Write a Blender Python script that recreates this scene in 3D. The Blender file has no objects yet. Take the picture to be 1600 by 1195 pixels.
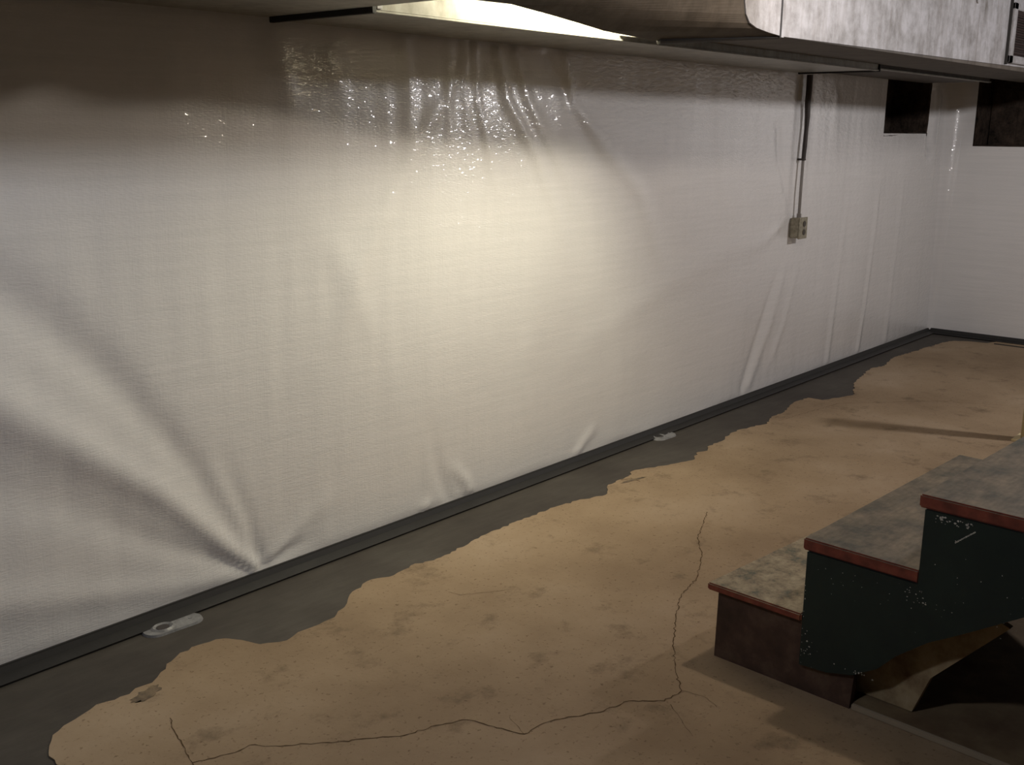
import bpy, bmesh, math, random
import numpy as np
from mathutils import Vector, Matrix
random.seed(7)
S = bpy.context.scene
COL = S.collection

# ------------------------------------------------------------------ camera
CAM_F = 1660.28                      # focal length in pixels of a 1600 px wide frame
cam_d = bpy.data.cameras.new('camera'); cam = bpy.data.objects.new('camera', cam_d); COL.objects.link(cam)
cam_d.sensor_width = 36.0; cam_d.lens = CAM_F / 1600 * 36.0; cam_d.clip_start = 0.02
rt = Vector((0.65230716, -0.75791042, 0.00819518))
up = Vector((0.17012827, 0.15694272, 0.97284395))
fw = Vector((0.73861474, 0.63319885, -0.23131685))
cam.matrix_world = Matrix(((rt.x, up.x, -fw.x, 0), (rt.y, up.y, -fw.y, 0), (rt.z, up.z, -fw.z, 1.5), (0, 0, 0, 1)))
S.camera = cam

# ------------------------------------------------------------------ world, lamps, exposure
w = bpy.data.worlds.new('world'); S.world = w; w.use_nodes = True
w.node_tree.nodes['Background'].inputs[0].default_value = (0.5, 0.52, 0.55, 1)
w.node_tree.nodes['Background'].inputs[1].default_value = 0.012
S.view_settings.view_transform = 'Standard'; S.view_settings.look = 'None'
S.view_settings.exposure = 0.45; S.view_settings.gamma = 1.0; S.view_settings.use_curve_mapping = False

def lamp(name, kind, loc, power, color, radius):
    d = bpy.data.lights.new(name, kind); o = bpy.data.objects.new(name, d); COL.objects.link(o)
    o.location = loc; d.energy = power; d.color = color
    if kind == 'AREA': d.shape = 'DISK'; d.size = radius * 2
    else: d.shadow_soft_size = radius
    return o
lamp('warm_bulb_beside_duct', 'POINT', (3.10, 2.16, 2.01), 64, (1.0, 0.93, 0.70), 0.07)
lamp('room_bulb', 'POINT', (3.4, 1.25, 2.27), 26, (1.0, 0.86, 0.72), 0.05)
lamp('far_bulb', 'POINT', (6.0, 0.3, 2.22), 68, (1.0, 0.955, 0.96), 0.06)
lamp('cool_fill', 'POINT', (0.4, 1.3, 2.22), 27, (0.86, 0.89, 1.0), 0.07)  # added fill lamp, brightens the left part of the wall

# ------------------------------------------------------------------ materials
def mat(name, col, rough=0.7, metal=0.0, spec=0.5):
    m = bpy.data.materials.new(name); m.use_nodes = True
    b = m.node_tree.nodes['Principled BSDF']
    b.inputs['Base Color'].default_value = (*col, 1); b.inputs['Roughness'].default_value = rough
    b.inputs['Metallic'].default_value = metal; b.inputs['Specular IOR Level'].default_value = spec
    return m
def nodes(m): return m.node_tree.nodes, m.node_tree.links, m.node_tree.nodes['Principled BSDF']
def noise(m, scale, detail=4, rough=0.55, stretch=(1, 1, 1)):
    n, l, b = nodes(m)
    tc = n.new('ShaderNodeTexCoord'); mp = n.new('ShaderNodeMapping'); mp.inputs['Scale'].default_value = stretch
    t = n.new('ShaderNodeTexNoise'); t.inputs['Scale'].default_value = scale
    t.inputs['Detail'].default_value = detail; t.inputs['Roughness'].default_value = rough
    l.new(tc.outputs['Object'], mp.inputs[0]); l.new(mp.outputs[0], t.inputs['Vector'])
    return t.outputs['Fac']
def ramp(m, fac, stops):
    n, l, b = nodes(m); r = n.new('ShaderNodeValToRGB'); e = r.color_ramp.elements
    while len(e) < len(stops): e.new(0.5)
    for k, (p, c) in enumerate(stops): e[k].position = p; e[k].color = (*c, 1)
    l.new(fac, r.inputs[0]); return r.outputs[0]
def mix(m, fac, a, b_, mode='MIX'):
    n, l, b = nodes(m); x = n.new('ShaderNodeMix'); x.data_type = 'RGBA'; x.blend_type = mode
    if isinstance(fac, (int, float)): x.inputs[0].default_value = fac
    else: l.new(fac, x.inputs[0])
    for sock, v in ((x.inputs[6], a), (x.inputs[7], b_)):
        if isinstance(v, tuple): sock.default_value = (*v, 1)
        else: l.new(v, sock)
    return x.outputs[2]
def setc(m, c): m.node_tree.links.new(c, m.node_tree.nodes['Principled BSDF'].inputs['Base Color'])
def bump(m, h, strength=0.3, dist=0.01, chain=None):
    n, l, b = nodes(m); x = n.new('ShaderNodeBump'); x.inputs['Strength'].default_value = strength
    x.inputs['Distance'].default_value = dist; l.new(h, x.inputs['Height'])
    if chain: l.new(chain, x.inputs['Normal'])
    l.new(x.outputs[0], b.inputs['Normal']); return x.outputs[0]

# woven white plastic sheet
LIN = mat('woven_white_plastic', (0.80, 0.79, 0.78), 0.24, 0, 0.6)
wv = noise(LIN, 1.0, 2, 0.5, (55, 55, 260)); wv2 = noise(LIN, 1.0, 3, 0.5, (160, 160, 14))
LIN.node_tree.nodes['Principled BSDF'].inputs['Coat Weight'].default_value = 1.0
LIN.node_tree.nodes['Principled BSDF'].inputs['Coat Roughness'].default_value = .07
b1 = bump(LIN, wv, 0.45, 0.0020); b1 = bump(LIN, wv2, 0.3, 0.001, b1); 
b0 = bump(LIN, noise(LIN, 1.0, 2, 0.5, (26, 26, 62)), 1.0, 0.0042); LIN.node_tree.links.new(b0, LIN.node_tree.nodes['Principled BSDF'].inputs['Coat Normal'])
LIN.node_tree.links.new(b1, LIN.node_tree.nodes['Principled BSDF'].inputs['Normal'])
setc(LIN, ramp(LIN, noise(LIN, 1.0, 4, 0.6, (2.5, 2.5, 60)), [(0.3, (0.76, 0.755, 0.745)), (0.7, (0.82, 0.81, 0.80))]))

# old painted slab
FLR = mat('old_tan_concrete', (0.4, 0.28, 0.16), 0.75, 0, 0.3)
c1 = ramp(FLR, noise(FLR, 1.3, 8, 0.62), [(0.3, (0.235, 0.165, 0.098)), (0.52, (0.325, 0.238, 0.148)), (0.75, (0.41, 0.315, 0.215))])
c2 = ramp(FLR, noise(FLR, 5.5, 8, 0.7), [(0.30, (0.42, 0.40, 0.38)), (0.45, (1, 1, 1)), (1, (1, 1, 1))])
c3 = ramp(FLR, noise(FLR, 70, 3, 0.6), [(0.28, (0.55, 0.5, 0.45)), (0.40, (1, 1, 1)), (1, (1.0, 1.0, 1.0))])
setc(FLR, mix(FLR, 1.0, mix(FLR, 0.75, c1, c2, 'MULTIPLY'), c3, 'MULTIPLY'))
bump(FLR, noise(FLR, 40, 6, 0.6), 0.3, 0.004)
CRK = mat('dirt_in_crack', (0.10, 0.065, 0.035), 0.95, 0, 0.1)
EDG = mat('broken_slab_edge', (0.16, 0.12, 0.08), 0.95, 0, 0.1)

# fresh grey concrete
NEW = mat('fresh_grey_concrete', (0.1, 0.09, 0.075), 0.62, 0, 0.35)
a1 = ramp(NEW, noise(NEW, 2.2, 7, 0.6), [(0.3, (0.045, 0.037, 0.030)), (0.55, (0.068, 0.059, 0.048)), (0.8, (0.10, 0.090, 0.075))])
a2 = ramp(NEW, noise(NEW, 30, 5, 0.6, (0.25, 1, 1)), [(0.3, (0.78, 0.78, 0.78)), (0.7, (1, 1, 1))])
setc(NEW, mix(NEW, 1.0, a1, a2, 'MULTIPLY'))
bump(NEW, noise(NEW, 16, 7, 0.6, (0.3, 1, 1)), 0.45, 0.006)
CHN = mat('black_vinyl_channel', (0.022, 0.021, 0.020), 0.55, 0, 0.4)
bump(CHN, noise(CHN, 30, 3, 0.5), 0.2, 0.004)
PORT = mat('grey_clear_plastic', (0.22, 0.22, 0.22), 0.42, 0, 0.5)
setc(PORT, ramp(PORT, noise(PORT, 60, 4, 0.6), [(0.3, (0.15, 0.15, 0.15)), (0.7, (0.27, 0.27, 0.27))]))
PORTD = mat('dark_port_hollow', (0.05, 0.042, 0.04), 0.6)

def galv(name, lo, hi, rough=0.42, metal=0.7):
    m = mat(name, hi, rough, metal, 0.5)
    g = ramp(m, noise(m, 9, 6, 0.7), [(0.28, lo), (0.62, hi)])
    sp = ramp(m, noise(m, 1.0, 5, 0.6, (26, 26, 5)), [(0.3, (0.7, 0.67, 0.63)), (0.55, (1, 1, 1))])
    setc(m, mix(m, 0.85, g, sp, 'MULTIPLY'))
    bump(m, noise(m, 22, 3, 0.5), 0.12, 0.004); return m
GAL = galv('galvanised_sheet', (0.22, 0.21, 0.20), (0.47, 0.465, 0.48), 0.5, 0.35)
GAL2 = galv('dulled_galvanised_sheet', (0.20, 0.19, 0.16), (0.33, 0.32, 0.28), 0.45, 0.5)
GAL3 = galv('dark_brown_sheet', (0.060, 0.050, 0.040), (0.105, 0.090, 0.074), 0.7, 0.1)  # much darker and browner than the other duct sheets
DKM = mat('dark_seam_metal', (0.02, 0.018, 0.016), 0.6, 0.2)
GRL = mat('dark_register_grille', (0.035, 0.022, 0.02), 0.5, 0.3)

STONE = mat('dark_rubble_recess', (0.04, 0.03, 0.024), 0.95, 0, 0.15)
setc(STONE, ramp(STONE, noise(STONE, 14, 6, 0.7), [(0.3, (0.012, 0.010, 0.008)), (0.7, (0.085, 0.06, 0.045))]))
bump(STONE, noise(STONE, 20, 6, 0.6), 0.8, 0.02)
CONC = mat('old_basement_concrete', (0.16, 0.14, 0.12), 0.9, 0, 0.2)
setc(CONC, ramp(CONC, noise(CONC, 3, 6, 0.6), [(0.3, (0.06, 0.055, 0.05)), (0.7, (0.11, 0.10, 0.09))]))
CEIL = mat('dark_ceiling_boards', (0.06, 0.045, 0.032), 0.9, 0, 0.2)
setc(CEIL, ramp(CEIL, noise(CEIL, 3, 6, 0.6, (1, 8, 1)), [(0.3, (0.04, 0.03, 0.02)), (0.7, (0.09, 0.065, 0.045))]))

TRD = mat('worn_grey_tread_paint', (0.16, 0.14, 0.11), 0.6, 0, 0.35)
t1 = ramp(TRD, noise(TRD, 9, 8, 0.72), [(0.32, (0.060, 0.068, 0.058)), (0.48, (0.145, 0.125, 0.095)), (0.68, (0.25, 0.21, 0.150))])
t2 = ramp(TRD, noise(TRD, 1, 5, 0.6, (14, 70, 20)), [(0.3, (0.68, 0.68, 0.68)), (0.6, (1, 1, 1))])
setc(TRD, mix(TRD, 1.0, t1, t2, 'MULTIPLY')); bump(TRD, noise(TRD, 40, 6, 0.6), 0.4, 0.003)
TRDW = mat('badly_worn_tread_paint', (0.2, 0.17, 0.12), 0.65, 0, 0.3)
t1 = ramp(TRDW, noise(TRDW, 13, 8, 0.75), [(0.38, (0.095, 0.10, 0.080)), (0.47, (0.22, 0.18, 0.12)), (0.64, (0.40, 0.34, 0.23))])
setc(TRDW, t1); bump(TRDW, noise(TRDW, 30, 6, 0.6), 0.5, 0.004)
RED = mat('chipped_red_edge_paint', (0.22, 0.05, 0.03), 0.5, 0, 0.4)
setc(RED, ramp(RED, noise(RED, 22, 5, 0.6), [(0.3, (0.13, 0.035, 0.022)), (0.55, (0.24, 0.058, 0.035)), (0.75, (0.28, 0.10, 0.05))]))
GRN = mat('dark_green_gloss_paint', (0.012, 0.026, 0.022), 0.42, 0, 0.4)
g1 = ramp(GRN, noise(GRN, 5, 5, 0.6), [(0.3, (0.011, 0.020, 0.020)), (0.7, (0.018, 0.034, 0.028))])
g2 = ramp(GRN, noise(GRN, 75, 2, 0.4), [(0.0, (0, 0, 0)), (0.755, (0, 0, 0)), (0.78, (1, 1, 1))])
setc(GRN, mix(GRN, g2, g1, (0.32, 0.34, 0.30))); bump(GRN, noise(GRN, 26, 4, 0.5), 0.2, 0.004)
BRN = mat('dark_brown_red_panel_paint', (0.09, 0.045, 0.035), 0.6, 0, 0.3)
setc(BRN, ramp(BRN, noise(BRN, 9, 7, 0.65), [(0.3, (0.040, 0.026, 0.018)), (0.55, (0.080, 0.046, 0.033)), (0.75, (0.14, 0.095, 0.062))]))
CHIP = mat('bare_chipped_paint', (0.55, 0.53, 0.46), 0.7)
PLY = mat('dirty_plywood', (0.15, 0.11, 0.07), 0.8, 0, 0.2)
setc(PLY, ramp(PLY, noise(PLY, 4, 7, 0.65), [(0.35, (0.13, 0.085, 0.05)), (0.6, (0.22, 0.16, 0.09)), (0.75, (0.33, 0.26, 0.15))]))
PLYE = mat('pale_plywood_edge', (0.34, 0.28, 0.20), 0.8, 0, 0.2)
RAW = mat('lit_patch_wood', (0.5, 0.40, 0.25), 0.85, 0, 0.2)  # pale tone carries the patch of light under the stairs
setc(RAW, ramp(RAW, noise(RAW, 12, 6, 0.65), [(0.3, (0.20, 0.13, 0.07)), (0.55, (0.40, 0.31, 0.18)), (0.8, (0.5, 0.41, 0.27))]))
CRM = mat('cream_post_paint', (0.62, 0.52, 0.30), 0.5)
PNK = mat('faded_red_post_paint', (0.5, 0.2, 0.15), 0.5)
CBL = mat('dark_cable_sheath', (0.05, 0.04, 0.035), 0.6)
CDT = mat('dull_grey_conduit', (0.28, 0.26, 0.24), 0.45, 0.5)
BOX = mat('tan_metal_box', (0.34, 0.31, 0.23), 0.5, 0.2)
setc(BOX, ramp(BOX, noise(BOX, 40, 4, 0.6), [(0.35, (0.24, 0.22, 0.16)), (0.65, (0.38, 0.35, 0.27))]))
SOCK = mat('dark_socket_face', (0.07, 0.06, 0.05), 0.5)

# ------------------------------------------------------------------ helpers
def link(name, bm, m, parent=None, smooth=False):
    me = bpy.data.meshes.new(name); bmesh.ops.recalc_face_normals(bm, faces=bm.faces); bm.to_mesh(me); bm.free()
    for x in (m if isinstance(m, (list, tuple)) else [m]): me.materials.append(x)
    if smooth:
        for p in me.polygons: p.use_smooth = True
    o = bpy.data.objects.new(name, me); COL.objects.link(o)
    if parent: o.parent = parent
    return o
def thing(name, label, cat, loc=(0, 0, 0), rotz=0, group=None):
    o = bpy.data.objects.new(name, None); COL.objects.link(o); o.location = loc; o.rotation_euler = (0, 0, rotz)
    o.empty_display_size = 0.1
    o['label'] = label; o['category'] = cat
    if group: o['group'] = group
    return o
def tag(o, label, cat, group=None):
    o['label'] = label; o['category'] = cat
    if group: o['group'] = group
    return o
def struct(o): o['kind'] = 'structure'; return o
def box(bm, a, b, bev=0.0):
    x0, y0, z0 = a; x1, y1, z1 = b
    v = [bm.verts.new(p) for p in ((x0,y0,z0),(x1,y0,z0),(x1,y1,z0),(x0,y1,z0),(x0,y0,z1),(x1,y0,z1),(x1,y1,z1),(x0,y1,z1))]
    fs = [bm.faces.new([v[i] for i in q]) for q in ((3,2,1,0),(4,5,6,7),(0,1,5,4),(1,2,6,5),(2,3,7,6),(3,0,4,7))]
    if bev:
        es = list({e for f in fs for e in f.edges})
        bmesh.ops.bevel(bm, geom=es, offset=bev, segments=2, affect='EDGES')
def B(a, b, bev=0.0):
    bm = bmesh.new(); box(bm, a, b, bev); return bm
def prism(bm, poly, fn, t0, t1):
    """extrude a 2D outline; fn(u, v, t) -> 3D"""
    n = len(poly)
    A = [bm.verts.new(fn(u, v, t0)) for u, v in poly]; C = [bm.verts.new(fn(u, v, t1)) for u, v in poly]
    bm.faces.new(A); bm.faces.new(C[::-1])
    for i in range(n): bm.faces.new((A[i], A[(i+1) % n], C[(i+1) % n], C[i]))
def tube(bm, pts, r, seg=12):
    rings = []
    for i, p in enumerate(pts):
        p = Vector(p); d = (Vector(pts[min(i+1, len(pts)-1)]) - Vector(pts[max(i-1, 0)])).normalized()
        a = d.cross(Vector((0, 1, 0.1))).normalized(); c = d.cross(a)
        rr = r[i] if isinstance(r, (list, tuple)) else r
        rings.append([bm.verts.new(p + rr*(a*math.cos(2*math.pi*k/seg) + c*math.sin(2*math.pi*k/seg))) for k in range(seg)])
    for i in range(len(rings)-1):
        for k in range(seg): bm.faces.new((rings[i][k], rings[i][(k+1) % seg], rings[i+1][(k+1) % seg], rings[i+1][k]))
    bm.faces.new(rings[0]); bm.faces.new(rings[-1][::-1])
def disc(bm, c, r, h, seg=20, ax='y'):
    pts = [(c[0], c[1], c[2]), (c[0], c[1]-h, c[2])] if ax == 'y' else [(c[0], c[1], c[2]), (c[0], c[1], c[2]+h)]
    rings = []
    for p in pts:
        rings.append([bm.verts.new((p[0]+r*math.cos(2*math.pi*k/seg), p[1], p[2]+r*math.sin(2*math.pi*k/seg)) if ax == 'y'
                      else (p[0]+r*math.cos(2*math.pi*k/seg), p[1]+r*math.sin(2*math.pi*k/seg), p[2])) for k in range(seg)])
    for k in range(seg): bm.faces.new((rings[0][k], rings[0][(k+1) % seg], rings[1][(k+1) % seg], rings[1][k]))
    bm.faces.new(rings[0]); bm.faces.new(rings[1][::-1])

YW, XB = 2.842, 8.281               # planes of the plastic sheet on the long wall and on the far wall
X0, Y0, ZC = -2.0, -3.2, 2.45
P1 = (7.068, 7.866, 1.497)          # recess in the long wall: x from, x to, sill height
P2 = (2.655, 1.85, 1.410)           # recess in the far wall: y from, y to, sill height
PT = 1.90                           # top of both recesses

# ------------------------------------------------------------------ room shell
bm = bmesh.new(); box(bm, (X0-.2, Y0-.2, -0.15), (XB+.5, YW+.5, -0.004)); struct(link('floor', bm, EDG))
FLOOR = bpy.data.objects['floor']
bm = B((X0-.2, Y0-.2, ZC), (XB+.5, YW+.5, ZC+.1)); struct(link('ceiling', bm, CEIL))
YB, XBB = YW+0.05, XB+0.05          # masonry stands behind the sheet
def wall_with_recess(bm, rects, fn):
    for (u0, u1, z0, z1) in rects:
        a, b = fn(u0, z0), fn(u1, z1)
        box(bm, tuple(min(a[0][k], b[1][k]) for k in range(3)), tuple(max(a[0][k], b[1][k]) for k in range(3)))
bm = bmesh.new()
for (u0, u1, z0, z1) in ((X0, P1[0], 0, ZC), (P1[1], XBB+.3, 0, ZC), (P1[0], P1[1], 0, P1[2]), (P1[0], P1[1], PT, ZC)):
    box(bm, (u0, YB, z0), (u1, YB+.3, z1))
WL = struct(link('wall_left', bm, CONC))
bm = bmesh.new()
for (u0, u1, z0, z1) in ((P2[0], YB, 0, ZC), (Y0, P2[1], 0, ZC), (P2[1], P2[0], 0, P2[2]), (P2[1], P2[0], PT, ZC)):
    box(bm, (XBB, min(u0, u1), z0), (XBB+.3, max(u0, u1), z1))
WBK = struct(link('wall_back', bm, CONC))
struct(link('wall_right', B((X0, Y0-.15, 0), (XBB, Y0, ZC)), CONC))
struct(link('wall_front', B((X0-.15, Y0, 0), (X0, YB, ZC)), CONC))

struct(link('shade_beam', B((X0, .92, 2.025), (4.95, 1.02, ZC)), CEIL))  # unseen beam added to shade the top of the long wall
# recesses: rough stone lining + dark boards at the back
def rough_slab(bm, a, b, n, jit):
    """a box with a finely divided, uneven surface"""
    b0 = bmesh.new(); box(b0, a, b); bmesh.ops.subdivide_edges(b0, edges=b0.edges[:], cuts=n, use_grid_fill=True)
    for v in b0.verts: v.co += Vector([random.uniform(-jit, jit) for _ in range(3)])
    me = bpy.data.meshes.new('tmp'); b0.to_mesh(me); b0.free(); bm.from_mesh(me); bpy.data.meshes.remove(me)
def recess(name, fn):
    """fn maps (along 0..L, depth 0..D, z) to the world"""
    pass
W1 = bpy.data.objects.new('window_1', None); COL.objects.link(W1); struct(W1)
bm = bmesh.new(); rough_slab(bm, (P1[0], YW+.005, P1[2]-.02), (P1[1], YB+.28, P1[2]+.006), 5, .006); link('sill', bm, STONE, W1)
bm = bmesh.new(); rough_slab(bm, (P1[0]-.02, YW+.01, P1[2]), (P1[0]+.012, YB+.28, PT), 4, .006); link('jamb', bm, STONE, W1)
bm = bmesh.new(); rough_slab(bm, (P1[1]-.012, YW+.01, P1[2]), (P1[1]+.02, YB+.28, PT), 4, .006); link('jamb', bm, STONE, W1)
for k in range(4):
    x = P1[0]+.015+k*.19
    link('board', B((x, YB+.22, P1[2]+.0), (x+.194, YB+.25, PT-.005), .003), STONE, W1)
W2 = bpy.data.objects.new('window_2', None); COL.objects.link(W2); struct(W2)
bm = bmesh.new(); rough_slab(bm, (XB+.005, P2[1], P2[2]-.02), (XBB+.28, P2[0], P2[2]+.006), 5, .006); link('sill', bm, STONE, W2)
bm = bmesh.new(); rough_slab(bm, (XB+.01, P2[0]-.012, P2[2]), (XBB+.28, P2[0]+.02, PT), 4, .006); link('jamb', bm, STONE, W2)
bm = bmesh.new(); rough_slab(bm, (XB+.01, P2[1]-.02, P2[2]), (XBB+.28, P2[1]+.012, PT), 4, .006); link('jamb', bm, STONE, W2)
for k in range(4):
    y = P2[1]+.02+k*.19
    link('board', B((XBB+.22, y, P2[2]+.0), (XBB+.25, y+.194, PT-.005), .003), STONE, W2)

# ------------------------------------------------------------------ floor: old slab with a broken edge, and the fresh strip
EDGE = [(1.023, 2.3), (1.025, 2.364), (1.047, 2.402), (1.096, 2.455), (1.147, 2.47), (1.174, 2.482), (1.224, 2.502), (1.286, 2.487), (1.338, 2.499), (1.386, 2.493), (1.431, 2.529), (1.483, 2.56), (1.531, 2.587), (1.575, 2.591), (1.631, 2.583), (1.675, 2.565), (1.699, 2.518), (1.72, 2.458), (1.767, 2.424), (1.814, 2.426), (1.872, 2.432), (1.923, 2.427), (2.003, 2.439), (2.077, 2.482), (2.148, 2.535), (2.259, 2.558), (2.313, 2.53), (2.43, 2.549), (2.532, 2.521), (2.615, 2.527), (2.737, 2.539), (2.884, 2.551), (3.036, 2.547), (3.197, 2.543), (3.361, 2.521), (3.463, 2.491), (3.502, 2.472), (3.618, 2.542), (3.726, 2.54), (3.867, 2.574), (3.962, 2.526), (4.093, 2.481), (4.169, 2.456), (4.301, 2.507), (4.351, 2.484), (4.434, 2.519), (4.541, 2.516), (4.707, 2.556), (4.814, 2.545), (5.002, 2.504), (5.137, 2.548), (5.269, 2.543), (5.502, 2.601), (5.669, 2.595), (5.671, 2.505), (5.852, 2.442), (5.912, 2.421), (6.196, 2.544), (6.396, 2.584), (6.674, 2.637), (6.834, 2.607), (7.112, 2.665), (7.467, 2.634), (7.909, 2.605), (8.03, 2.569), (8.10, 2.457)]
EDGE = [(0.2, 2.45), (0.45, 2.50), (0.62, 2.42), (0.80, 2.30), (0.90, 2.20), (0.98, 2.22)] + EDGE
def jagged(pts, step, amp):
    out = []
    for (a, b) in zip(pts[:-1], pts[1:]):
        L = math.dist(a, b); n = max(1, int(L/step))
        for k in range(n):
            t = k/n; j = min(amp, .4*L/n) if k else min(amp*.3, .1*L)
            out.append((a[0]+(b[0]-a[0])*t + random.uniform(-j, j)*.6, a[1]+(b[1]-a[1])*t + random.uniform(-j, j)))
    out.append(pts[-1]); return out
JE = jagged(EDGE, 0.020, 0.0095)
old = [(X0, Y0), (XB, Y0), (XB, 2.3), (8.12, 2.35)] + JE[::-1] + [(0.0, 2.5), (X0, 2.5)]
bm = bmesh.new(); n = len(old)
top = [bm.verts.new((x, y, 0.0)) for x, y in old]; bot = [bm.verts.new((x, y, -0.05)) for x, y in old]
from mathutils.geometry import tessellate_polygon
for tri in tessellate_polygon([[Vector((x, y, 0)) for x, y in old]]):
    bm.faces.new([top[i] for i in tri]).material_index = 0
for i in range(n):
    g = bm.faces.new((top[i], top[(i+1) % n], bot[(i+1) % n], bot[i])); g.material_index = 1
slab = link('old_slab', bm, [FLR, EDG], FLOOR)
new = [(X0, 1.9), (XB+.04, 1.9), (XB+.04, YW+.04), (X0, YW+.04)]   # runs on under the old slab's broken edge
bm = bmesh.new(); f = bm.faces.new([bm.verts.new((x, y, -0.0035)) for x, y in new]); bmesh.ops.triangulate(bm, faces=[f])
link('fresh_concrete_strip', bm, NEW, FLOOR)
# feathered smears of new cement lying over the old slab
def smear(cx, cy, rx, ry, rot, seed):
    rnd = random.Random(seed); bm = bmesh.new(); vs = []
    for k in range(26):
        a = 2*math.pi*k/26; r = 1+rnd.uniform(-.28, .28)
        x, y = rx*r*math.cos(a), ry*r*math.sin(a)
        vs.append(bm.verts.new((cx+x*math.cos(rot)-y*math.sin(rot), cy+x*math.sin(rot)+y*math.cos(rot), .0012)))
    f = bm.faces.new(vs); bmesh.ops.triangulate(bm, faces=[f]); return link('cement_smear', bm, SMR, FLOOR)
SMR = mat('thin_cement_smear', (0.22, 0.165, 0.11), 0.9, 0, 0.2)
setc(SMR, ramp(SMR, noise(SMR, 18, 6, 0.7), [(0.4, (0.12, 0.095, 0.07)), (0.62, (0.24, 0.18, 0.115))]))
for k, a in enumerate(((1.345, 2.45, .05, .022, .3), (3.74, 2.50, .075, .010, -.2))):
    smear(*a, k+3)
# cracks: narrow dirt-filled seams
CR = [[(1.316, 2.293), (1.291, 2.234), (1.27, 2.166), (1.251, 2.108), (1.241, 2.074), (1.217, 2.029)], [(1.241, 2.074), (1.257, 2.068), (1.323, 2.039), (1.378, 2.035), (1.425, 1.974), (1.475, 1.934), (1.544, 1.873), (1.614, 1.82), (1.664, 1.777), (1.752, 1.75), (1.823, 1.711), (1.837, 1.663), (1.857, 1.59), (1.87, 1.553), (1.938, 1.549), (2.01, 1.518), (2.084, 1.468), (2.183, 1.445), (2.246, 1.373), (2.324, 1.367), (2.398, 1.432), (2.543, 1.532), (2.719, 1.634), (2.864, 1.703), (3.0, 1.729), (3.191, 1.82), (3.338, 1.927), (3.606, 2.044)], [(2.324, 1.367), (2.338, 1.305), (2.312, 1.25)], [(1.907, 1.634), (1.87, 1.553)], [(2.357, 2.294), (2.367, 2.245), (2.496, 2.16)], [(3.704, 2.538), (3.755, 2.522), (3.746, 2.465)], [(2.242, 1.352), (2.194, 1.286), (2.148, 1.225)], [(5.088, 2.622-.14), (5.669, 2.40), (6.1, 2.0), (6.5, 1.2)]]
WID = [.0034, .0040, .0018, .0016, .0018, .005, .0016, .0022]
for c, wd in zip(CR, WID):
    p = jagged(c, .012, .0045); bm = bmesh.new(); L, R_ = [], []
    for i, q in enumerate(p):
        a = p[max(0, i-1)]; b = p[min(len(p)-1, i+1)]; d = Vector((b[0]-a[0], b[1]-a[1])).normalized(); h = wd*random.uniform(.3, 1.1)*.5
        L.append(bm.verts.new((q[0]-d.y*h, q[1]+d.x*h, .0008))); R_.append(bm.verts.new((q[0]+d.y*h, q[1]-d.x*h, .0008)))
    for i in range(len(p)-1): bm.faces.new((L[i], L[i+1], R_[i+1], R_[i]))
    link('crack', bm, CRK, FLOOR)

# ------------------------------------------------------------------ black channel at the foot of the walls
prof = [(0.004, -.003), (-0.052, -.003), (-0.056, .004), (-0.012, .012), (-0.004, .03), (-0.003, .034), (0.004, .034)]
bm = bmesh.new(); prism(bm, prof, lambda u, v, t: (t, YW-.006+u, v), X0, XB-.008); struct(link('baseboard_left', bm, CHN))
bm = bmesh.new(); prism(bm, prof, lambda u, v, t: (XB-.006+u, t, v), Y0, YW-.012); struct(link('baseboard_back', bm, CHN))
bm = bmesh.new(); prism(bm, [(-.15, -.003), (-.165, .006), (-.18, -.003)], lambda u, v, t: (XB+u, t, v), Y0, 2.30); struct(link('trim_1', bm, CHN))

# ------------------------------------------------------------------ white plastic sheet over both walls
ds, dz = .02, .016
RC = lambda z: .05 + .11*max(0, min(1, z/1.9))     # the sheet rounds the corner
xs = np.arange(X0, 8.115, ds); Lx = len(xs)
arc = 12; ys = np.arange(2.672, Y0+.01, -ds)
zs = np.linspace(.022, 1.93, 120)
def gauss_fold(X, Z, pts, amp, wid):
    """ridge (+) or valley (-) along a polyline; amp and wid may be pairs (start, end)"""
    a0, a1 = amp; w0, w1 = wid; D = np.zeros_like(X); T = np.zeros_like(X); best = np.full_like(X, 1e9)
    L = [0]
    for a, b in zip(pts[:-1], pts[1:]): L.append(L[-1]+math.dist(a, b))
    for i, (a, b) in enumerate(zip(pts[:-1], pts[1:])):
        dx, dy = b[0]-a[0], b[1]-a[1]; l2 = dx*dx+dy*dy
        t = np.clip(((X-a[0])*dx+(Z-a[1])*dy)/l2, 0, 1)
        d = np.hypot(X-a[0]-t*dx, Z-a[1]-t*dy); m = d < best
        best = np.where(m, d, best); T = np.where(m, (L[i]+t*(L[i+1]-L[i]))/L[-1], T)
    fade = np.clip((1-T)/.25, 0, 1)
    if pts[0][1] > .15 and pts[0][1] < 1.7: fade = fade*np.clip(T/.2, 0, 1)
    if pts[-1][0] < 1.1: fade = 1
    elif abs(a1) > 0 and pts[-1][1] < .1: fade = np.clip(T/.2, 0, 1)
    wv = w0+(w1-w0)*T; return fade* (a0+(a1-a0)*T)*np.exp(-(best/wv)**2)
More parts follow.
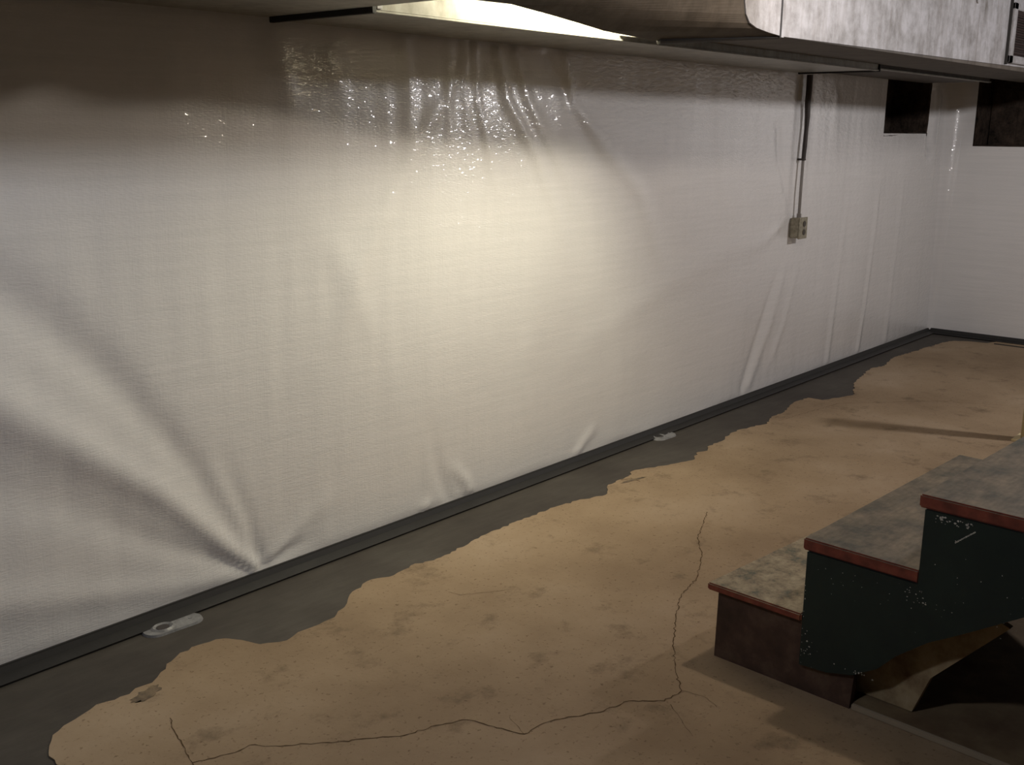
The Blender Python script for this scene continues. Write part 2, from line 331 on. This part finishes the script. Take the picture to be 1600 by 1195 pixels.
FOLDS = [
    ([(1.975, .057), (1.653, .40), (1.37, .63), (1.0, .92), (.6, 1.15)], (.009, .030), (.016, .12)),
    ([(1.99, .087), (1.768, .458), (1.534, .769), (1.327, .985), (1.0, 1.25)], (-.006, -.019), (.02, .10)),
    ([(2.014, .045), (1.961, .256), (1.885, .43), (1.8, .62)], (-.010, 0.0), (.014, .05)),
    ([(1.99, .05), (1.93, .22), (1.80, .50)], (.008, 0), (.014, .05)),
    ([(2.019, .043), (2.123, .07), (2.265, .085)], (-.010, 0), (.012, .02)),
    ([(2.03, .05), (2.20, .16), (2.42, .25)], (.008, 0), (.015, .05)),
    ([(1.962, .05), (1.639, .239), (1.349, .444), (1.0, .62)], (-.006, -.009), (.014, .09)),
    ([(1.90, .04), (1.55, .11), (1.1, .22), (.7, .30)], (.004, .012), (.02, .08)),
    ([(3.20, 1.80), (3.26, 1.617), (3.463, 1.379), (3.62, 1.10), (3.7, .8)], (.012, 0), (.012, .05)),
    ([(3.30, 1.80), (3.40, 1.60), (3.66, 1.30), (3.85, 1.0)], (.010, 0), (.014, .05)),
    ([(2.93, 1.85), (2.935, 1.62), (2.967, 1.30)], (.009, 0), (.009, .02)),
    ([(3.02, 1.85), (3.03, 1.6), (3.10, 1.3)], (.007, 0), (.008, .02)),
    ([(3.08, 1.85), (3.092, 1.624), (3.187, 1.35), (3.25, 1.1)], (.010, 0), (.010, .03)),
    ([(3.074, 1.787), (2.734, 1.413), (2.477, 1.02), (2.349, .717)], (.003, .010), (.02, .06)),
    ([(2.70, 1.82), (2.74, 1.60), (2.72, 1.40)], (.010, 0), (.035, .03)),
    ([(3.626, 1.80), (3.70, 1.60), (4.223, 1.221), (4.478, .773)], (.008, .007), (.02, .07)),
    ([(3.50, 1.80), (3.9, 1.35), (4.1, .95)], (-.007, -.003), (.02, .07)),
    ([(5.814, .865), (5.634, .431), (5.408, .087)], (.002, .008), (.03, .035)),
    ([(5.72, .80), (5.50, .40), (5.33, .08)], (-.002, -.010), (.02, .03)),
    ([(5.95, .80), (5.80, .40), (5.60, .10)], (.002, .006), (.02, .03)),
    ([(7.085, 1.30), (6.982, .346), (6.929, .06)], (.004, .010), (.02, .02)),
    ([(6.60, 1.2), (6.50, .5), (6.44, .06)], (.002, .007), (.02, .025)),
    ([(7.5, 1.3), (7.42, .5), (7.40, .06)], (.002, .006), (.02, .03)),
    ([(5.551, 1.60), (5.60, 1.35), (5.72, 1.15), (5.80, 1.05)], (-.006, -.006), (.025, .02)),
    ([(5.916, 1.85), (5.925, 1.5), (5.934, 1.1)], (.012, .004), (.014, .016)),
    ([(5.80, 1.78), (5.79, 1.5), (5.80, 1.1)], (-.006, -.006), (.02, .02)),
    ([(5.76, 1.02), (5.50, .90), (5.1, .84)], (.008, 0), (.02, .05)),
    ([(5.524, .959), (4.537, .767), (3.80, .55), (3.573, .42)], (.003, .003), (.07, .07)),
    ([(2.777, .03), (2.79, .055)], (.016, .008), (.022, .022)),
    ([(3.055, .03), (3.03, .09), (2.923, .208)], (.014, .003), (.014, .03)),
    ([(2.93, .03), (2.86, .2), (2.80, .5)], (-.008, 0), (.02, .04)),
    ([(3.772, .04), (3.83, .09), (3.942, .158)], (.010, .003), (.018, .035)),
    ([(3.40, .7), (3.395, .45), (3.442, .2)], (.004, .002), (.04, .03)),
    ([(2.313, 1.207), (2.473, .906), (2.59, .68)], (.005, .002), (.06, .05)),
    ([(2.15, 1.75), (2.19, 1.62), (2.248, 1.50)], (.008, .002), (.05, .05)),
    ([(2.38, 1.72), (2.40, 1.60)], (.006, .003), (.05, .05)),
    ([(4.9, 1.8), (4.95, 1.3), (5.1, .9)], (.004, .002), (.05, .06)),
    ([(6.3, 1.7), (6.35, 1.2)], (.004, .002), (.04, .05)),
    ([(7.90, 1.80), (7.915, 1.5), (7.92, 1.28)], (-.050, -.022), (.06, .045)),
    ([(8.03, 1.75), (8.03, 1.3), (8.02, .9)], (.020, .004), (.04, .04)),
]
rg = np.random.RandomState(5)
def soft_noise(X, Z, n, amp, fx, fz):
    out = np.zeros_like(X)
    for _ in range(n):
        a, b = rg.normal(0, fx), rg.normal(0, fz); out += np.sin(a*X+b*Z+rg.uniform(0, 6.3))
    return out*amp/math.sqrt(n)
Xg, Zg = np.meshgrid(xs, zs, indexing='ij')
D = soft_noise(Xg, Zg, 10, .0035, 5, 2) + soft_noise(Xg, Zg, 14, .0012, 22, 4) + soft_noise(Xg, Zg, 20, .0004, 60, 10)
for p, a, wd in FOLDS: D += gauss_fold(Xg, Zg, p, a, wd)
# held flat at the channel, at the corner and where the ducts press on it
D = np.clip(D+.004, -.042, .07)*np.clip((Zg-.022)/.03, .05, 1)
D = D*np.clip((1.93-Zg)/.12, .1, 1)
yb, zb = np.meshgrid(ys, zs, indexing='ij')
Db = soft_noise(yb, zb, 10, .0028, 5, 2) + soft_noise(yb, zb, 12, .001, 20, 4)
Db += gauss_fold(yb, zb, [(2.60, 1.3), (2.55, .7), (2.5, .06)], (.004, .004), (.03, .05)) + gauss_fold(yb, zb, [(2.25, 1.2), (2.3, .5)], (.005, .003), (.04, .05))
Db = np.clip(Db+.004, 0, .05)*np.clip((zb-.022)/.03, .05, 1)
bm = bmesh.new(); cols = []
def snapx(x):                                       # grid lines snapped onto the recess sides
    for e in P1[:2]:
        if abs(x-e) < ds*.5: return e
    return x
def snapy(y):
    for e in P2[:2]:
        if abs(y-e) < ds*.5: return e
    return y
def zsnap(z, e): return e if abs(z-e) < .0081 else z
info = []
for i, x in enumerate(xs):
    sx = snapx(x)
    cols.append([bm.verts.new((sx, YW-D[i, j]*(1 if x < 8.0 else .6), zsnap(z, P1[2]))) for j, z in enumerate(zs)]); info.append(('x', sx))
for k in range(1, arc):
    a = math.pi/2*k/arc; c = []
    for j, z in enumerate(zs):
        r = RC(z); cx, cy = XB-r, YW-r
        c.append(bm.verts.new((cx+r*math.sin(a), cy+r*math.cos(a), z)))
    cols.append(c); info.append(('c', 0))
for i, y in enumerate(ys):
    sy = snapy(y); cols.append([]); info.append(('y', sy))
    for j, z in enumerate(zs):
        cols[-1].append(bm.verts.new((XB-Db[i, j]*min(1, max(0, (2.68-y)/.08)), sy, zsnap(z, P2[2]))))
def in_hole(a, b, z0, z1):
    if a[0] == 'x' and b[0] == 'x': return a[1] >= P1[0]-1e-4 and b[1] <= P1[1]+1e-4 and z0 >= P1[2]-1e-4 and z1 <= PT+.01
    if a[0] == 'y' and b[0] == 'y': return a[1] <= P2[0]+1e-4 and b[1] >= P2[1]-1e-4 and z0 >= P2[2]-1e-4 and z1 <= PT+.01
    return False
zz = lambda j, e: zsnap(zs[j], e)
for i in range(len(cols)-1):
    e = P1[2] if info[i][0] == 'x' else P2[2]
    for j in range(len(zs)-1):
        if in_hole(info[i], info[i+1], zz(j, e), zz(j+1, e)): continue
        bm.faces.new((cols[i][j], cols[i+1][j], cols[i+1][j+1], cols[i][j+1]))
SHEET = thing('plastic_wall_sheet', 'white woven plastic vapour sheet covering the long wall and rounding onto the far wall', 'plastic sheet', (0, YW, 0))
o = link('sheet', bm, LIN, SHEET, True); o.location = (0, -YW, 0)

# ------------------------------------------------------------------ inspection ports in the fresh concrete
def capsule(bm, L, W, h, z0, seg=14, seed=1, jit=.0):
    rnd = random.Random(seed); pts = []
    for s in (1, -1):
        for k in range(seg+1):
            a = -math.pi/2+math.pi*k/seg
            pts.append((s*((L-W)/2+W/2*math.cos(a)), s*W/2*math.sin(a)))
    lo = [bm.verts.new((x, y, z0)) for x, y in pts]; hi = [bm.verts.new((x*.965, y*.93, z0+h+rnd.uniform(0, jit))) for x, y in pts]
    n = len(pts)
    for i in range(n): bm.faces.new((lo[i], lo[(i+1) % n], hi[(i+1) % n], hi[i]))
    bm.faces.new(hi)
def port(x, y, L, W, rot, label):
    t = thing('inspection_port', label, 'drain port', (x, y, -.0035), rot)
    bm = bmesh.new(); capsule(bm, L, W, .007, 0); link('cover', bm, PORT, t)
    bm = bmesh.new()                                  # raised ring round the eye
    for s in range(24):
        a0, a1 = 2*math.pi*s/24, 2*math.pi*(s+1)/24
        q = [bm.verts.new((-L*.17+r*math.cos(a)*1.25, r*math.sin(a), z)) for a in (a0, a1) for r, z in ((W*.22, .008), (W*.30, .012), (W*.38, .007))]
        bm.faces.new((q[0], q[1], q[4], q[3])); bm.faces.new((q[1], q[2], q[5], q[4]))
    link('ring', bm, PORT, t)
    bm = bmesh.new(); disc(bm, (-L*.17, 0, .0068), W*.24, .0014, 20, 'z'); link('eye', bm, PORTD, t)
    bm = bmesh.new(); disc(bm, (L*.30, 0, .0068), W*.07, .002, 12, 'z'); link('screw', bm, PORT, t)
    return t
port(1.618, 2.762, .195, .082, -.06, 'long grey capsule-shaped drain port nearest the camera in the dark concrete')
port(4.42, 2.782, .17, .088, -.05, 'small pale oval drain port farther along the dark concrete strip')

# ------------------------------------------------------------------ ducts
YA = 2.335
def shell_box(a, b, bev=.004): return B(a, b, bev)
A1 = thing('wall_duct', 'low rectangular metal duct along the long wall, its side face brightly lit', 'duct', (2.112, YA, 1.82))
def ch(o, par):                                      # keep world-space meshes under an offset empty
    o.location = tuple(-c for c in par.location); return o
ch(link('duct_body', shell_box((2.115, YA, 1.82), (5.66, 2.795, 2.10)), GAL2, A1), A1)
ch(link('end_flange', B((2.100, YA-.012, 1.812), (2.118, 2.79, 2.11), .002), DKM, A1), A1)
ch(link('edge_lip', B((2.118, YA-.006, 1.816), (5.655, YA+.012, 1.8225), .001), GAL2, A1), A1)
ch(link('end_flange', B((5.66, YA-.008, 1.812), (5.672, 2.79, 2.11), .002), DKM, A1), A1)
ch(link('drive_cleat', B((2.122, YA-.008, 1.825), (2.145, YA+.002, 2.09), .002), GAL, A1), A1)
A0 = thing('wall_duct', 'dim duct section left of the bright wall duct, at the top edge', 'duct', (-1.5, 2.05, 1.85))
ch(link('duct_body', shell_box((-1.9, 2.03, 1.828), (2.096, 2.795, 2.15)), GAL2, A0), A0)
A2 = thing('wall_duct', 'dark narrow duct section running on to the far corner above the first recess', 'duct', (5.68, 2.36, 1.835))
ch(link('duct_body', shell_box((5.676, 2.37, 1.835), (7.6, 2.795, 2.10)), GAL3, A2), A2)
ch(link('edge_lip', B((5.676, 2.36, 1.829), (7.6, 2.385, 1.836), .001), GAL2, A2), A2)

# main trunk duct with a register and a rounded boot
def yb_(x): return 1.968-.012*(x-3.82)
TR = thing('trunk_duct', 'big stained galvanised trunk duct with a register, upper right', 'duct', (3.82, 1.96, 1.85))
def trunk_prism(x0, x1, inset=0.0, z0=1.85, z1=2.36, yfar=2.325):
    bm = bmesh.new(); v = []
    for x in (x0, x1):
        zb0 = z0+.008*(x-3.82)
        for (y, z) in ((yb_(x)-inset, zb0-inset*.6), (yfar, zb0-inset*.6), (yfar, z1), (yb_(x)-inset, z1)): v.append(bm.verts.new((x, y, z)))
    for q in ((0,1,2,3), (7,6,5,4), (0,4,5,1), (1,5,6,2), (2,6,7,3), (3,7,4,0)): bm.faces.new([v[i] for i in q])
    return bm
ch(link('duct_body', trunk_prism(3.82, 8.15), GAL, TR), TR)
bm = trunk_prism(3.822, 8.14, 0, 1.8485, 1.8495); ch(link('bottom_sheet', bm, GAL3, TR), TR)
ch(link('drive_cleat', trunk_prism(3.812, 3.842, .007), GAL, TR), TR)
ch(link('seam', trunk_prism(3.806, 3.818, .009), DKM, TR), TR)
for xx in (5.9,):
    bm = bmesh.new(); disc(bm, (xx, yb_(xx)-.001, 2.17), .022, .006, 18); ch(link('plug', bm, GAL, TR), TR)
REG = bpy.data.objects.new('register', None); COL.objects.link(REG); REG.parent = TR; REG.location = tuple(-c for c in TR.location)
bm = bmesh.new(); yr = yb_(6.6)
for a, b in (((6.43, 0, 1.885), (6.49, 0, 2.20)), ((6.9, 0, 1.885), (6.96, 0, 2.20)), ((6.43, 0, 1.885), (6.96, 0, 1.925)), ((6.43, 0, 2.165), (6.96, 0, 2.20))):
    box(bm, (a[0], yr-.022, a[2]), (b[0], yr+.02, b[2]), .003)
link('frame', bm, GAL, REG)
link('seam', B((6.418, yr-.012, 1.875), (6.43, yr+.01, 2.23), .001), DKM, REG)
link('hollow', B((6.49, yr-.004, 1.925), (6.9, yr+.002, 2.165)), GRL, REG)
for k in range(9):
    z = 1.935+k*.0255; b_ = B((6.49, -.010, -.0015), (6.9, .010, .0015)); 
    bmesh.ops.rotate(b_, verts=b_.verts, cent=(0, 0, 0), matrix=Matrix.Rotation(.7, 3, 'X')); bmesh.ops.translate(b_, verts=b_.verts, vec=(0, yr-.009, z)); link('slat', b_, GRL, REG)
# boot: cheek with a rounded lower corner, and its twisted dark underside
near = [(3.515, 1.965, 2.30), (3.53, 1.965, 1.952), (3.545, 1.966, 1.905), (3.575, 1.967, 1.878), (3.63, 1.967, 1.864), (3.72, 1.968, 1.855), (3.815, 1.968, 1.849)]
far = [(2.10, 2.16, 1.92), (2.335, 2.16, 1.857), (2.50, 2.16, 1.860), (2.70, 2.16, 1.844), (2.85, 2.16, 1.830), (2.97, 2.16, 1.818), (3.27, 2.16, 1.8065)]
BT = bpy.data.objects.new('boot', None); COL.objects.link(BT); BT.parent = TR; BT.location = tuple(-c for c in TR.location)
def resample(p, n):
    L = [0]
    for a, b in zip(p[:-1], p[1:]): L.append(L[-1]+1)
    out = []
    for k in range(n+1):
        t = k/n*(len(p)-1); i = min(int(t), len(p)-2); f_ = t-i; out.append(Vector(p[i]).lerp(Vector(p[i+1]), f_))
    return out
N_, F_ = resample(near, 24), resample(far, 24)
bm = bmesh.new(); rows = []
for a, b in zip(N_, F_): rows.append([bm.verts.new(a.lerp(b, t/6)) for t in range(7)])
up_ = [[bm.verts.new(v.co+Vector((0, 0, .006))) for v in r] for r in rows]
for i in range(24):
    for t in range(6):
        bm.faces.new((rows[i][t], rows[i+1][t], rows[i+1][t+1], rows[i][t+1])); bm.faces.new((up_[i][t], up_[i][t+1], up_[i+1][t+1], up_[i+1][t]))
    bm.faces.new((rows[i][0], up_[i][0], up_[i+1][0], rows[i+1][0])); bm.faces.new((rows[i][6], rows[i+1][6], up_[i+1][6], up_[i][6]))
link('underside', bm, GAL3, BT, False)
bm = bmesh.new(); cheek = [(p.x, p.z) for p in N_]+[(3.815, 2.30)]
prism(bm, cheek, lambda u, v, t: (u, t, v+.001), 1.960, 1.968); link('cheek', bm, GAL, BT)
# black seam where boot and trunk meet, running back to the wall side
bm = bmesh.new(); tube(bm, [(3.815, 1.968, 1.8445), (3.56, 2.06, 1.827), (3.28, 2.15, 1.806)], [.005, .008, .012], 8); link('seam', bm, DKM, BT)
# bottom of trunk between seam and wall duct
bm = bmesh.new(); q = [(3.82, 1.968, 1.8495), (3.83, 2.33, 1.8495), (3.30, 2.33, 1.835), (3.27, 2.165, 1.812)]
vs = [bm.verts.new(p) for p in q]+[bm.verts.new((p[0], p[1], p[2]+.005)) for p in q]
for f_ in ((0,1,2,3), (7,6,5,4), (0,4,5,1), (1,5,6,2), (2,6,7,3), (3,7,4,0)): bm.faces.new([vs[i] for i in f_])
link('transition_sheet', bm, GAL2, BT)

# ------------------------------------------------------------------ outlet on its conduit
OX, OY = 5.828, 2.80
OUT = thing('wall_outlet', 'tan metal outlet box hanging on a thin conduit against the white sheet', 'outlet', (OX, OY, .957))
link('box_body', B((-.048, -.022, -.058), (.048, .035, .058), .004), BOX, OUT)
link('cover_plate', B((-.053, -.027, -.062), (.053, -.021, .062), .002), BOX, OUT)
for z in (-.024, .024):
    bm = bmesh.new(); disc(bm, (.010, -.026, z), .017, .004, 18); s_ = link('socket', bm, SOCK, OUT)
bm = bmesh.new(); disc(bm, (.010, -.026, 0), .004, .003, 10); link('screw', bm, CDT, OUT)
bm = bmesh.new(); tube(bm, [(0, .005, .055), (0, .005, .082)], .013, 12); link('connector', bm, CDT, OUT)
bm = bmesh.new(); tube(bm, [(0, .005, .075), (-.002, .004, .2), (.004, .006, .31), (.006, .006, .40)], .0085, 12); link('conduit', bm, CDT, OUT)
bm = bmesh.new(); tube(bm, [(.004, .004, .385), (.006, .002, .47), (.014, .004, .56), (.016, .004, .63), (.012, .006, .70), (.018, .006, .78), (.016, .006, .86)], [.012, .013, .012, .015, .016, .017, .017], 12); link('cable', bm, CBL, OUT)
link('strap', B((-.010, -.004, .385), (.022, .036, .396), .002), CBL, OUT)

# ------------------------------------------------------------------ wooden stairs (local: x along the treads, -y the way up)
ST = thing('basement_stairs', 'dark green and brown wooden stairs with red edged treads, lower right', 'stairs', (2.545, 1.427, 0), -.05)
TW = 1.06
def tread(y0, y1, zt, th, x0, m):
    bm = bmesh.new(); box(bm, (x0, -y1, zt-th), (x0+TW, -y0, zt), .004)
    for f in bm.faces: f.material_index = 0 if f.normal.z > .6 or abs((f.calc_center_median().z-zt)) < .001 else 1
    bm.normal_update()
    for f in bm.faces: f.material_index = 0 if f.normal.z > .75 else 1
    if y0 == 0.0:                                    # the bottom tread is cut a little out of square
        for v in bm.verts:
            if v.co.y > -.05: v.co.y -= .046*v.co.x/TW
    return link('tread', bm, [m, RED], ST)
tr = [(0.0, .299, .232, .022, -.004, TRDW), (.284, .60, .446, .034, .006, TRD), (.582, .90, .643, .034, .006, TRD), (.885, 1.20, .845, .034, .006, TRD), (1.185, 1.50, 1.045, .034, .006, TRD)]
for a in tr: tread(*a)
# bottom step: brown side panel, front riser
prof = [(.022, 0), (.446, 0), (.452, .10), (.30, .12), (.30, .208), (.026, .208)]
bm = bmesh.new(); prism(bm, prof, lambda u, v, t: (t, -u, v), .018, .040); link('side_panel', bm, BRN, ST)
bm = bmesh.new(); prism(bm, prof, lambda u, v, t: (t, -u, v), TW-.04, TW-.018); link('side_panel', bm, BRN, ST)
link('riser', B((.04, -.05, 0), (TW-.04, -.028, .208), .002), BRN, ST)
for (y, z0, z1) in ((.305, .0, .41), (.605, .30, .607), (.905, .50, .81), (1.205, .70, 1.01)):
    link('riser', B((.046, -y-.02, z0), (TW-.046, -y, z1), .002), GRN, ST)
sp = [(.300, .082), (.300, .411), (.600, .411), (.600, .608), (.902, .608), (.902, .81), (1.202, .81), (1.202, 1.01), (1.50, 1.01), (1.50, .85),
      (.853, .409), (.716, .316), (.64, .268), (.565, .204), (.519, .151), (.452, .107), (.38, .088)]
for x0 in (.002, TW-.026):
    bm = bmesh.new(); prism(bm, sp, lambda u, v, t: (t, -u, v), x0, x0+.034); link('stringer', bm, GRN, ST)
# pale board behind the near stringer, standing in for a lit patch
bm = bmesh.new(); prism(bm, [(.43, .0185), (.585, .0185), (.624, .13), (.80, .33), (.72, .36), (.528, .22), (.43, .12)], lambda u, v, t: (t, -u, v), .09, .112)
o = link('lit_patch_board', bm, RAW, ST); o['label'] = 'pale board standing in for a patch of light'
# flakes of missing paint
bm = bmesh.new(); rnd = random.Random(3)
def fleck(y, z, r):
    n = rnd.randint(4, 6); bm.faces.new([bm.verts.new((.0012, -(y+r*rnd.uniform(.5, 1.2)*math.cos(6.283*k/n)), z+r*.8*rnd.uniform(.5, 1.2)*math.sin(6.283*k/n))) for k in range(n)])
for _ in range(34): fleck(rnd.uniform(.622, .715), .601-.02*rnd.random()**1.5, rnd.uniform(.001, .004))
for _ in range(18): fleck(rnd.uniform(.57, .64), rnd.uniform(.365, .405), rnd.uniform(.001, .003))
for k in range(16): t = k/15; fleck(.680+.042*t, .545+.038*t, .0026)
for _ in range(12): fleck(rnd.uniform(.31, .335), rnd.uniform(.11, .19), rnd.uniform(.001, .0032))
for _ in range(14): fleck(rnd.uniform(.40, .56), rnd.uniform(.115, .125)+.0, rnd.uniform(.001, .003))
for _ in range(30): fleck(rnd.uniform(.32, .85), rnd.uniform(.33, .39) if rnd.random() < .3 else rnd.uniform(.42, .55) if False else rnd.uniform(.33, .40), rnd.uniform(.0006, .0018))
for _ in range(10): fleck(rnd.uniform(.62, .85), rnd.uniform(.42, .55), rnd.uniform(.0008, .002))
for _ in range(14): fleck(.303+.003*rnd.random(), rnd.uniform(.09, .40), rnd.uniform(.001, .002))
o = link('paint_chips', bm, CHIP, ST); o['kind'] = 'stuff'; o['label'] = 'pale flecks of missing paint'
# plywood sheet under the stairs
UB = thing('plywood_sheet', 'dirty plywood sheet lying on the floor under the stairs', 'plywood', (2.545, 1.427, 0), -.05)
link('board_face', B((.025, -1.9, .001), (TW, -.452, .016)), PLY, UB)
link('board_edge', B((.016, -.86, .0005), (.026, -.452, .0175), .002), PLYE, UB)

# ------------------------------------------------------------------ post at the right edge
PO = thing('support_post', 'short cream painted steel post behind the stairs at the right edge', 'post', (5.60, 1.365, 0))
bm = bmesh.new(); tube(bm, [(0, 0, .012), (0, 0, .72)], .045, 24); link('lower_pole', bm, CRM, PO, True)
bm = bmesh.new(); tube(bm, [(0, 0, .72), (0, 0, 1.0)], .045, 24); link('upper_pole', bm, PNK, PO, True)
link('base_plate', B((-.07, -.07, 0), (.07, .07, .012), .002), CRM, PO)
